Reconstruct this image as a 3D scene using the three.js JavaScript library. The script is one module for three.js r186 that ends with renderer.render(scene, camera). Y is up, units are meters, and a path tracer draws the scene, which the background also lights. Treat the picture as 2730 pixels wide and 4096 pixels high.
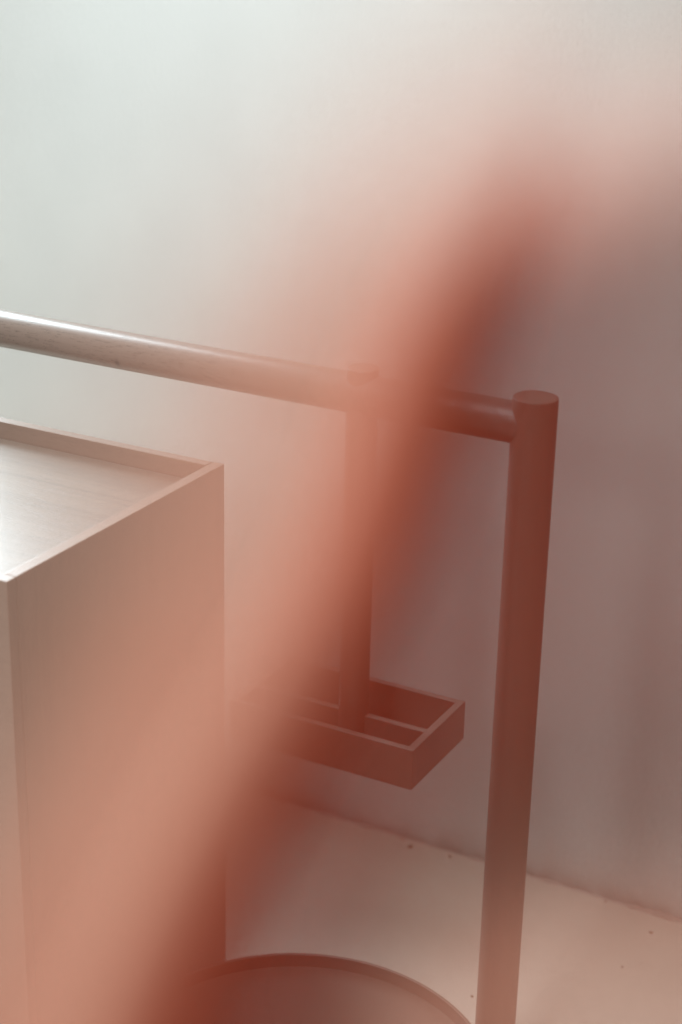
import * as THREE from 'three';
import { RoundedBoxGeometry } from 'three/addons/geometries/RoundedBoxGeometry.js';
import { mergeGeometries } from 'three/addons/utils/BufferGeometryUtils.js';
import { ImprovedNoise } from 'three/addons/math/ImprovedNoise.js';
import { RectAreaLightUniformsLib } from 'three/addons/lights/RectAreaLightUniformsLib.js';

// ---------------------------------------------------------------- camera, light, exposure
RectAreaLightUniformsLib.init();
const scene = new THREE.Scene();
const camera = new THREE.PerspectiveCamera(32.154, 682 / 1024, 0.02, 40);
camera.rotation.order = 'YXZ';
camera.position.set(0.578, 1.2385, 1.471);
camera.rotation.set(-0.371648, 0.487010, 0.023798);
camera.focus = 1.78;
camera.userData.fStop = 3.6;
scene.add(camera);

const renderer = new THREE.WebGLRenderer({ antialias: true });
renderer.setSize(682, 1024);
renderer.toneMapping = THREE.LinearToneMapping;
renderer.toneMappingExposure = 1;
renderer.shadowMap.enabled = true;
renderer.shadowMap.type = THREE.PCFSoftShadowMap;

scene.background = new THREE.Color().setRGB(0.20, 0.168, 0.138);      // the dim room around, seen only as soft fill

function areaLight(name, color, intensity, w, h, pos, target) {
  const l = new THREE.RectAreaLight(color, intensity, w, h);
  l.name = name; l.position.set(...pos); l.lookAt(...target); scene.add(l);
  return l;
}
areaLight('added_key_light', new THREE.Color().setRGB(0.86, 0.97, 1.0), 13, 0.7, 0.7, [-0.27, 1.6, 0.55], [-0.99, 0.93, 0.40]);  // unseen lamp added overhead to spread light over wall and tops
areaLight('added_glare_light', new THREE.Color().setRGB(0.76, 0.93, 1.0), 19, 0.85, 1.7, [-1.42, 1.35, -0.33], [-1.42, 1.35, 1.0]);  // unseen lamp added to put glare on the wooden tops and rail
areaLight('side_light', new THREE.Color().setRGB(1.0, 0.97, 0.93), 21.5, 0.3, 0.3, [-0.1, 1.5, 1.75], [0.46, 1.14, 1.26]);  // small lamp added near the cloth to brighten its left side
areaLight('right_light', new THREE.Color().setRGB(1.0, 0.86, 0.78), 2.0, 0.5, 0.5, [1.05, 0.55, 0.0], [-0.4, 0.3, 0.15]);  // weak warm fill lamp added for the box side and floor

// ---------------------------------------------------------------- helpers
const noise = new ImprovedNoise();
let seed = 7;
const rnd = () => { seed = (seed * 1664525 + 1013904223) >>> 0; return seed / 4294967296; };
const clamp = (x, a = 0, b = 1) => Math.min(b, Math.max(a, x));
const smooth = (a, b, x) => { const t = clamp((x - a) / (b - a)); return t * t * (3 - 2 * t); };
function texture(data, w, h, srgb = false) {
  const t = new THREE.DataTexture(data, w, h, THREE.RGBAFormat);
  t.wrapS = t.wrapT = THREE.RepeatWrapping; t.magFilter = THREE.LinearFilter; t.minFilter = THREE.LinearMipmapLinearFilter;
  if (srgb) t.colorSpace = THREE.SRGBColorSpace;
  t.generateMipmaps = true; t.needsUpdate = true;
  return t;
}
function thing(name, label, category, [x, y, z] = [0, 0, 0]) {
  const o = new THREE.Group(); o.name = name; o.position.set(x, y, z);
  o.userData = { label, category }; scene.add(o);
  return o;
}
function part(name, geometry, material, parent) {
  const m = new THREE.Mesh(geometry, material); m.name = name; m.castShadow = m.receiveShadow = true;
  parent.add(m);
  return m;
}
// uv in metres, u along the grain
function grainUV(g, axis, shift = 0) {
  const p = g.attributes.position, n = g.attributes.normal, uv = new Float32Array(p.count * 2), c = 'xyz'.indexOf(axis);
  for (let i = 0; i < p.count; i++) {
    const P = [p.getX(i), p.getY(i), p.getZ(i)], N = [n.getX(i), n.getY(i), n.getZ(i)].map(Math.abs);
    const rest = [0, 1, 2].filter((k) => k !== c), across = N[rest[0]] > N[rest[1]] ? rest[1] : rest[0];
    const end = N[c] > 0.8;
    uv[2 * i] = (end ? P[rest[0]] * 0.25 : P[c]) + shift; uv[2 * i + 1] = (end ? P[rest[1]] : P[across]) + shift * 1.7;
  }
  g.setAttribute('uv', new THREE.BufferAttribute(uv, 2));
  return g;
}
function board(x0, x1, y0, y1, z0, z1, axis, shift = 0, r = 0.0009) {
  const g = new RoundedBoxGeometry(x1 - x0, y1 - y0, z1 - z0, 2, r);
  g.translate((x0 + x1) / 2, (y0 + y1) / 2, (z0 + z1) / 2);
  return grainUV(g, axis, shift);
}
// turned round bar with eased ends, along y, from 0 to length; u along the grain in metres
function bar(radius, length, ease = 0.0015, shift = 0) {
  const pts = [[0, 0], [radius - ease, 0], [radius - ease * 0.3, ease * 0.3], [radius, ease]];
  for (let i = 1; i < 24; i++) pts.push([radius, ease + (length - 2 * ease) * i / 24]);
  pts.push([radius, length - ease], [radius - ease * 0.3, length - ease * 0.3], [radius - ease, length], [0, length]);
  const g = new THREE.LatheGeometry(pts.map((p) => new THREE.Vector2(...p)), 96);
  const p = g.attributes.position, uv = g.attributes.uv, n = g.attributes.normal;
  for (let i = 0; i < p.count; i++) {
    if (Math.abs(n.getY(i)) > 0.8) uv.setXY(i, p.getX(i) * 0.25 + shift, p.getZ(i));
    else uv.setXY(i, p.getY(i) + shift, uv.getX(i) * 2 * Math.PI * radius + shift);
  }
  return g;
}

// ---------------------------------------------------------------- materials
function woodMaps(W, H, sx, sy, knots = [], gAmp = 0.05, pAmp = 0.26, fine = 260) {          // covers sx by sy metres
  const c = new Uint8Array(W * H * 4), b = new Uint8Array(W * H * 4), pore = new Float32Array(W * H);
  const N = Math.round(sx * sy * 30000);
  for (let k = 0; k < N; k++) {
    const x0 = Math.floor(rnd() * W), y0 = Math.floor(rnd() * H), len = (0.003 + 0.013 * rnd() * rnd()) / sx * W, deep = 0.35 + 0.65 * rnd();
    for (let i = 0; i < len; i++) {
      const y = Math.round(y0 + 1.2 * noise.noise(x0 * 0.013 + i * 0.02, y0 * 0.1, 3)), e = Math.sin(Math.PI * (i + 0.5) / len) ** 0.5;
      const at = ((y + H) % H) * W + (x0 + i) % W;
      pore[at] = Math.max(pore[at], deep * e);
    }
  }
  for (let y = 0; y < H; y++) for (let x = 0; x < W; x++) {
    // periodic by blending
    const u = x / W, v = y / H, m = sx, q = sy;
    const f = (uu, vv) => {
      const bend = 0.004 * noise.noise(uu * m * 3.1, vv * q * 5, 1.3);
      const Y = vv * q + bend;
      return 0.5 * noise.noise(uu * m * 2.2, Y * fine, 7.1) + 0.32 * noise.noise(uu * m * 5, Y * 620, 2.2) + 0.55 * noise.noise(uu * m * 1.3, Y * 46, 11.7) + 0.2 * noise.noise(uu * m * 3, Y * 12, 5);
    };
    const bu = smooth(0.85, 1, u), bv = smooth(0.85, 1, v);
    const g = (f(u, v) * (1 - bu) + f(u - 1, v) * bu) * (1 - bv) + (f(u, v - 1) * (1 - bu) + f(u - 1, v - 1) * bu) * bv;
    const i = (y * W + x) * 4, pr = pore[y * W + x];
    let dark = 0;
    for (const [ku, kv, kl, kw] of knots) dark = Math.max(dark, 0.3 * Math.exp(-(((u * sx - ku) / kl) ** 2) - ((v * sy - kv) / kw) ** 2));
    const t = 1 + gAmp * g - pAmp * pr - dark;
    c[i] = clamp(142 * t, 0, 255); c[i + 1] = clamp(118 * t * (1 - 0.02 * pr), 0, 255); c[i + 2] = clamp(105 * t * (1 - 0.04 * pr), 0, 255); c[i + 3] = 255;
    b[i] = b[i + 1] = b[i + 2] = clamp(205 + 26 * g - 150 * pr, 0, 255); b[i + 3] = 255;
  }
  const color = texture(c, W, H, true), bump = texture(b, W, H);
  for (const t of [color, bump]) t.repeat.set(1 / sx, 1 / sy);
  return { color, bump };
}
const wm = woodMaps(1536, 1024, 0.5, 0.2);
const wood = new THREE.MeshPhysicalMaterial({ name: 'oiled_wood', map: wm.color, bumpMap: wm.bump, bumpScale: 0.00013, roughness: 0.38, specularIntensity: 1, ior: 1.6, clearcoat: 0.7, clearcoatRoughness: 0.4 });

const rm = woodMaps(2048, 256, 1.3, 0.12566, [[0.4534, 0.1165, 0.0028, 0.005]]);
const railWood = wood.clone(); railWood.name = 'oiled_rail_wood'; railWood.map = rm.color; railWood.bumpMap = rm.bump; railWood.bumpScale = 0.0002; railWood.color.setRGB(0.80, 0.86, 0.90);
const postWood = wood.clone(); postWood.name = 'matt_wood'; postWood.roughness = 0.6; postWood.clearcoat = 0.2; postWood.clearcoatRoughness = 0.55; postWood.color.setRGB(0.92, 0.88, 0.86);

const om = woodMaps(1024, 1024, 0.5, 0.36, [], 0.10, 0.34, 170);
const openGrain = wood.clone(); openGrain.map = om.color; openGrain.bumpMap = om.bump; openGrain.name = 'open_grained_wood'; openGrain.bumpScale = 0.0005; openGrain.color.setRGB(0.88, 0.97, 1.0);

// one sheet of plaster over the whole visible wall: rougher and dirtier towards the floor
const WALL = [2.2, 1.2];
function plasterMap(W, H, [mx, my]) {
  const b = new Uint8Array(W * H * 4), c = new Uint8Array(W * H * 4);
  for (let y = 0; y < H; y++) for (let x = 0; x < W; x++) {
    const u = x / W * mx, v = y / H * my, i = (y * W + x) * 4, foot = Math.exp(-v / 0.11);
    const lump = Math.max(noise.noise(u * 190, v * 95, 1.5), -0.2), fine = noise.noise(u * 420, v * 300, 4.5), wave = noise.noise(u * 14, v * 11, 8.5);
    b[i] = b[i + 1] = b[i + 2] = clamp(110 + (22 + 70 * foot) * lump + (8 + 16 * foot) * fine + 40 * wave, 0, 255); b[i + 3] = 255;
    const dirt = 0.20 * Math.exp(-v / 0.012) * (1 + 0.9 * noise.noise(u * 40, v * 30, 6)) + 0.05 * foot * (1 + noise.noise(u * 18, v * 12, 3));
    const t = (1 + 0.012 * wave + 0.008 * fine) * (1 - clamp(dirt));
    c[i] = 218 * t; c[i + 1] = 220 * t * (1 - 0.12 * dirt); c[i + 2] = 218 * t * (1 - 0.25 * dirt); c[i + 3] = 255;
  }
  return { bump: texture(b, W, H), color: texture(c, W, H, true) };
}
const pm = plasterMap(2048, 1024, WALL);
const plaster = new THREE.MeshStandardMaterial({ name: 'painted_plaster', map: pm.color, bumpMap: pm.bump, bumpScale: 0.0019, roughness: 0.92 });

function floorMap(S, metres) {
  const c = new Uint8Array(S * S * 4), spots = new Float32Array(S * S);
  for (let k = 0; k < 170; k++) {
    const x0 = rnd() * S, y0 = rnd() * S, r = (0.0008 + 0.0022 * rnd() ** 2) / metres * S, d = 0.08 + 0.25 * rnd() * rnd(), a = rnd() * 3;
    for (let y = -r * 3 | 0; y <= r * 3; y++) for (let x = -r * 3 | 0; x <= r * 3; x++) {
      const p = Math.hypot(x * Math.cos(a) + y * Math.sin(a), (y * Math.cos(a) - x * Math.sin(a)) * 1.7) / r, at = ((y0 + y + S | 0) % S) * S + (x0 + x + S | 0) % S;
      spots[at] = Math.max(spots[at], d * (1 - smooth(0.5, 1.4, p)));
    }
  }
  for (let y = 0; y < S; y++) for (let x = 0; x < S; x++) {
    const u = x / S * metres, v = y / S * metres, i = (y * S + x) * 4;
    const t = (1 + 0.03 * noise.noise(u * 9, v * 9, 2) + 0.015 * noise.noise(u * 60, v * 60, 5)) * (1 - spots[y * S + x]);
    c[i] = 217 * t; c[i + 1] = 205 * t; c[i + 2] = 191 * t; c[i + 3] = 255;
  }
  const color = texture(c, S, S, true);
  color.repeat.set(1 / metres, 1 / metres);
  return color;
}
const floorMaterial = new THREE.MeshStandardMaterial({ name: 'sealed_floor', map: floorMap(1024, 1.6), roughness: 0.62 });

// ---------------------------------------------------------------- the setting
{
  const g = new THREE.BoxGeometry(5, 2.6, 0.12); g.translate(-0.6, 1.298, -0.41);
  const p = g.attributes.position, n = g.attributes.normal, uv = g.attributes.uv;
  for (let i = 0; i < p.count; i++) uv.setXY(i, ((Math.abs(n.getX(i)) > 0.5 ? p.getZ(i) : p.getX(i)) + 1.5) / WALL[0], (Math.abs(n.getY(i)) > 0.5 ? p.getZ(i) : p.getY(i)) / WALL[1]);
  const w = part('wall', g, plaster, scene); w.userData = { kind: 'structure', label: 'pale plaster wall behind the wooden rack', category: 'wall' };
  const f = new THREE.BoxGeometry(5, 0.1, 3.2); f.translate(-0.6, -0.05, 1.253);      // stops 3 mm short of the wall: a dark joint
  const q = f.attributes.position, fu = f.attributes.uv;
  for (let i = 0; i < q.count; i++) fu.setXY(i, q.getX(i), q.getZ(i));
  const fl = part('floor', f, floorMaterial, scene); fl.userData = { kind: 'structure', label: 'pale floor meeting the plaster wall', category: 'floor' };
  // crumbs of dirt lying on the floor
  const crumbs = [[-0.264, -0.333, 2.8], [-0.282, -0.344, 1.6], [0.065, -0.225, 1.4], [0.071, -0.308, 1.9], [-0.064, -0.086, 1.6], [-0.244, -0.246, 0.9], [-0.21, -0.338, 2.2], [0.0, -0.343, 1.6]];
  const crumb = new THREE.IcosahedronGeometry(0.001, 2), cp = crumb.attributes.position, dirt = new THREE.MeshStandardMaterial({ name: 'dry_dirt', color: new THREE.Color().setRGB(0.30, 0.20, 0.14), roughness: 0.95 });
  for (let i = 0; i < cp.count; i++) { const k = 1 + 0.35 * noise.noise(cp.getX(i) * 1700, cp.getY(i) * 1700, cp.getZ(i) * 1700); cp.setXYZ(i, cp.getX(i) * k, cp.getY(i) * k * 0.5, cp.getZ(i) * k); }
  crumb.computeVertexNormals();
  crumbs.forEach(([x, z, r], i) => { const m = part('crumb', crumb, dirt, fl); m.position.set(x, 0.0003 * r, z); m.scale.set(r, r * 0.8, r * 1.3); m.rotation.y = i * 1.7; });
  // a rough bead of dirty filler lies in the joint between wall and floor
  const N = 900, M = 7, pos = [], idx = [], col = [];
  for (let i = 0; i <= N; i++) {
    const x = -1.4 + 2.2 * i / N, lump = Math.max(0, noise.noise(x * 28, 3.1, 0.4)) ** 1.4, r = 0.0013 + 0.0012 * noise.noise(x * 70, 1.7, 2) + 0.011 * lump;
    for (let j = 0; j < M; j++) {
      const a = j / (M - 1) * Math.PI / 2, q = r * (1 + 0.25 * noise.noise(x * 160, j * 0.8, 9));
      pos.push(x, -0.002 + (q + 0.002) * Math.sin(a), -0.3515 + (q + 0.0035) * Math.cos(a));
      const k = 1.15 - 0.5 * lump + 0.2 * noise.noise(x * 200, j, 5); col.push(0.47 * k, 0.40 * k, 0.35 * k);
      if (i && j) { const b = i * M + j; idx.push(b - M - 1, b - M, b - 1, b - 1, b - M, b); }
    }
  }
  const jg = new THREE.BufferGeometry();
  jg.setAttribute('position', new THREE.Float32BufferAttribute(pos, 3)); jg.setAttribute('color', new THREE.Float32BufferAttribute(col, 3)); jg.setIndex(idx); jg.computeVertexNormals();
  const jn = part('wall_joint', jg, new THREE.MeshStandardMaterial({ name: 'old_filler', vertexColors: true, side: THREE.DoubleSide, roughness: 0.95 }), scene);
  jn.userData = { kind: 'structure', label: 'rough stained joint along the foot of the wall', category: 'joint' };
}

// ---------------------------------------------------------------- wooden rack: a rail joined to round posts
const RY = 0.717;                        // height of the rail
{
  const t = thing('wooden_rack', 'brown wooden rack of a horizontal round rail joined to a tall round post', 'rack');
  const r = bar(0.02, 1.3, 0.001, 0); r.rotateZ(Math.PI / 2); r.translate(-0.004, RY, 0);
  part('rail', r, railWood, t);
  const post = bar(0.0214, RY + 0.0284, 0.0016, 0.21);
  part('post', post, postWood, t);
  const far = bar(0.0214, RY + 0.0284, 0.0016, 0.37); far.translate(-1.3, 0, 0);
  part('post', far, postWood, t);
}

// ---------------------------------------------------------------- small tray that hangs from the rail on a rod
{
  const t = thing('hanging_tray', 'small open wooden tray with a divider hanging on a rod below the rail', 'tray', [-0.195, RY - 0.39, 0]);
  const X0 = -0.107, X1 = 0.107, Z0 = -0.078, Z1 = 0.048, H = 0.045, T = 0.008;
  part('front_panel', board(X0, X1, 0, H, Z1 - T, Z1, 'x', 0.05), wood, t);
  part('back_panel', board(X0, X1, 0, H, Z0, Z0 + T, 'x', 0.13), wood, t);
  part('side_panel', board(X1 - T, X1 + 0.0004, 0.0002, H + 0.0002, Z0 - 0.0002, Z1 + 0.0002, 'z', 0.31), wood, t);
  part('side_panel', board(X0 - 0.0004, X0 + T, 0.0002, H + 0.0002, Z0 - 0.0002, Z1 + 0.0002, 'z', 0.47), wood, t);
  part('divider', board(X0 + T - 0.001, X1 - T + 0.001, 0.004, H - 0.0015, -0.004, 0.004, 'x', 0.22), wood, t);
  part('bottom_panel', board(X0 + T - 0.002, X1 - T + 0.002, 0.001, 0.005, Z0 + T - 0.002, Z1 - T + 0.002, 'x', 0.4), wood, t);
  const rod = bar(0.0157, 0.39 + 0.0245, 0.0016, 0.29); rod.translate(0.0143, 0.003, 0);
  part('hanging_rod', rod, wood, t);
}

// ---------------------------------------------------------------- tall box with a sunken top
{
  const X1 = -0.3262, Z0 = 0.02, Z1 = 0.372, Y1 = RY - 0.0933, X0 = X1 - 0.46, T = 0.0128;
  const t = thing('tall_box', 'tall wooden box with a shallow rimmed top in front of the rail', 'box', [(X0 + X1) / 2, 0, (Z0 + Z1) / 2]);
  const at = (a, b, c, d, e, f, ax, s) => { const g = board(a, b, c, d, e, f, ax, s); g.translate(-(X0 + X1) / 2, 0, -(Z0 + Z1) / 2); return g; };
  part('end_panel', at(X1 - T, X1, 0, Y1, Z0, Z1 - T, 'y', 0.11), wood, t);
  part('end_panel', at(X0, X0 + T, 0, Y1, Z0, Z1, 'y', 0.42), wood, t);
  part('back_panel', at(X0 + T + 0.0008, X1 - T - 0.0014, 0.001, Y1 - 0.0004, Z0 + 0.0003, Z0 + T, 'x', 0.19), wood, t);
  part('front_panel', at(X0 + T + 0.0008, X1 - 0.0002, 0.001, Y1 - 0.0002, Z1 - T, Z1, 'x', 0.33), wood, t);
  part('top_panel', at(X0 + T + 0.0003, X1 - T - 0.0003, Y1 - 0.031, Y1 - 0.0195, Z0 + T + 0.0003, Z1 - T - 0.0003, 'x', 0.27), openGrain, t);
}

// ---------------------------------------------------------------- round rimmed tray near the floor
{
  const R = 0.191, Y = 0.117;
  const t = thing('round_tray', 'low round wooden tray table with a thin raised rim beside the post', 'tray table', [-0.103, 0, 0.252]);
  const L = (pts) => new THREE.LatheGeometry(pts.map((p) => new THREE.Vector2(...p)), 160);
  part('rim', grainUV(L([[R - 0.004, Y - 0.018], [R - 0.004, Y - 0.0006], [R - 0.0034, Y], [R - 0.0006, Y], [R, Y - 0.0006], [R, Y - 0.024], [R - 0.004, Y - 0.024], [R - 0.004, Y - 0.018]]), 'x', 0.15), wood, t);
  part('tray_top', grainUV(L([[0, Y - 0.0145], [R - 0.0042, Y - 0.0145], [R - 0.0042, Y - 0.0225], [0, Y - 0.0225]]), 'x', 0.36), wood, t);
  part('pedestal', grainUV(L([[0, 0], [0.11, 0], [0.112, 0.002], [0.112, 0.014], [0.03, 0.02], [0.026, 0.03], [0.026, Y - 0.03], [0.05, Y - 0.0226], [0, Y - 0.0226]]), 'y', 0.1), wood, t);
}

// ---------------------------------------------------------------- sheer coral cloth gathered into a fold, close to the camera
{
  const t = thing('sheer_cloth', 'sheer coral pink cloth gathered in a slanting fold, blurred, nearest to the viewer', 'cloth', [0.4822, 1.1586, 1.2898]);
  t.rotation.set(-0.371648, 0.487010, 0.023798, 'YXZ');                 // the cloth hangs across the view
  const mm = 0.001, K = 0.88;
  const ridge = new THREE.CatmullRomCurve3([[49, 125], [42, 100], [37, 80], [31.6, 62.8], [27.3, 51.8], [21.2, 41.4], [18.1, 35.3], [13.2, 23.6], [8.9, 10.8], [4.7, -1.5], [0.4, -13.7], [-5.1, -26], [-10.7, -37], [-15.6, -47.4], [-20.5, -58.4], [-24.7, -69.4], [-29.6, -84.2], [-36, -100], [-44, -122], [-54, -148]]
    .map(([x, y]) => new THREE.Vector3(x * mm, y * mm, 0)));
  const across = new THREE.Vector3(0.9, 0.43, 0).normalize();
  const coral = [0.71, 0.375, 0.28], pale = [0.86, 0.60, 0.53], rust = [0.64, 0.115, 0.048], deep = [0.72, 0.15, 0.085];       // coral cloth; its bright top and shaded side are painted into the colour
  const shadeTint = (d, y, to) => { const k = smooth(-0.017, 0.004, d) * (1 - 0.75 * smooth(-0.032, -0.065, y) * smooth(0.02, 0.048, d)) * (1 - 0.85 * smooth(0.024, 0.056, y)); const up = smooth(0.022, 0.056, y); return coral.map((c, i) => { const b = c + (pale[i] - c) * up; return b + (to[i] - b) * k; }); };
  // how closely woven and gathered the cloth is: d is the distance from the fold (left of it below zero), y the height
  const cover = (d, x, y) => {
    const top = d < 0 ? 1 - smooth(0.034, 0.094, y - d * 0.12) : 1 - smooth(0.040, 0.082, y + Math.max(0, d) * 0.2);
    const left = (0.46 + 0.13 * smooth(0.0, -0.025, y)) * (1 - smooth(0.020, 0.058 + 0.008 * smooth(0, -0.05, y), -d)) + (0.27 + 0.05 * smooth(0, 0.04, y)) * (1 - smooth(0.038, 0.092, -d)) + 0.16 * Math.exp(-((d / 0.016) ** 2));
    const right = 0.67 + 0.15 * Math.exp(-((d / 0.029) ** 2)) - 0.06 * smooth(0.025, 0.06, d) - 0.14 * smooth(-0.03, -0.065, y) * smooth(0.025, 0.055, d);
    return clamp((d < 0 ? left : right) * (0.90 * top + 0.10 * (1 - smooth(0.07, 0.12, y))), 0, 0.81);
  };
  const PLIES = 5, SHARE = 0.29;
  const sheer = new THREE.MeshPhysicalMaterial({ name: 'coral_tulle', color: 0xffffff, vertexColors: true, transparent: true, opacity: SHARE, side: THREE.DoubleSide, roughness: 0.85, specularIntensity: 0.2, depthWrite: false });
  const dense = new THREE.MeshPhysicalMaterial({ name: 'coral_cloth', color: 0xffffff, vertexColors: true, side: THREE.DoubleSide, roughness: 0.85, specularIntensity: 0.2 });
  for (let k = 0; k < PLIES; k++) {
    const NS = 100, NT = 80, pos = [], col = [], uv = [], idx = [], P = new THREE.Vector3();
    for (let i = 0; i <= NS; i++) {
      ridge.getPointAt(i / NS, P);
      for (let j = 0; j <= NT; j++) {
        const d = -0.095 + 0.207 * j / NT, soft = Math.sqrt(d * d + 0.003 ** 2) - 0.003;
        const wob = 0.0012 * Math.sin(d * 210 + k * 1.9 + i * 0.06) + 0.0006 * Math.sin(d * 480 - k * 2.3);
        const x = P.x + across.x * d, y = P.y + across.y * d;
        const curl = d > 0 ? 1.9 * Math.max(0, d - 0.021) * smooth(-0.022, -0.068, y) : 0;
        const z = -soft * (d < 0 ? 0.9 : 1.2 * (1 - 2.0 * smooth(0.008, 0.050, y))) + curl - k * 0.003 + wob, spread = Math.max(0, -z) / 0.25;      // the sides fall back and spread
        pos.push(x * (1 + spread) * K, y * (1 + spread) * K, z * K);
        const c = cover(d, x, y + 0.0012 * Math.sin(k * 2.1 + d * 90));
        col.push(...shadeTint(d, y, rust), clamp((1 - Math.pow(1 - c, 1 / PLIES)) / SHARE));
        uv.push(d, i / NS);
        if (i && j) { const a = i * (NT + 1) + j, b = a - NT - 1; idx.push(b - 1, a - 1, b, b, a - 1, a); }
      }
    }
    const g = new THREE.BufferGeometry();
    g.setAttribute('position', new THREE.Float32BufferAttribute(pos, 3)); g.setAttribute('color', new THREE.Float32BufferAttribute(col, 4));
    g.setAttribute('uv', new THREE.Float32BufferAttribute(uv, 2)); g.setIndex(idx); g.computeVertexNormals();
    part('sheer_ply', g, sheer, t);
  }
  // the gathered, opaque fold itself: a soft flattened roll that thins out to a rounded tip at its upper end
  const NS = 110, NR = 32, pos = [], col = [], idx = [], P = new THREE.Vector3();
  let s0 = 0; while (ridge.getPointAt(s0, P).y > 0.052) s0 += 0.002;
  for (let i = 0; i <= NS; i++) {
    const s = s0 + (1 - s0) * i / NS; ridge.getPointAt(s, P);
    const tip = Math.sqrt(1 - (1 - clamp(i / 14)) ** 2), rx = 0.0118 * tip * (0.86 + 0.26 * clamp(i / 45)), rz = 0.0042 * tip;
    for (let j = 0; j < NR; j++) {
      const a = j / NR * Math.PI * 2, f = 1 + 0.05 * Math.sin(3 * a + s * 9), d = 0.0002 - 0.0050 * smooth(-0.002, -0.03, P.y) + rx * f * Math.cos(a);
      pos.push((P.x + across.x * d) * K, (P.y + across.y * d) * K, (-0.004 + rz * f * Math.sin(a)) * K); col.push(...shadeTint(d, P.y, deep));
      if (i) { const q = i * NR + j, n = i * NR + (j + 1) % NR; idx.push(q - NR, q, n - NR, n - NR, q, n); }
    }
  }
  const g = new THREE.BufferGeometry();
  g.setAttribute('position', new THREE.Float32BufferAttribute(pos, 3)); g.setAttribute('color', new THREE.Float32BufferAttribute(col, 3)); g.setIndex(idx); g.computeVertexNormals();
  part('gathered_fold', g, dense, t);
}

renderer.render(scene, camera);
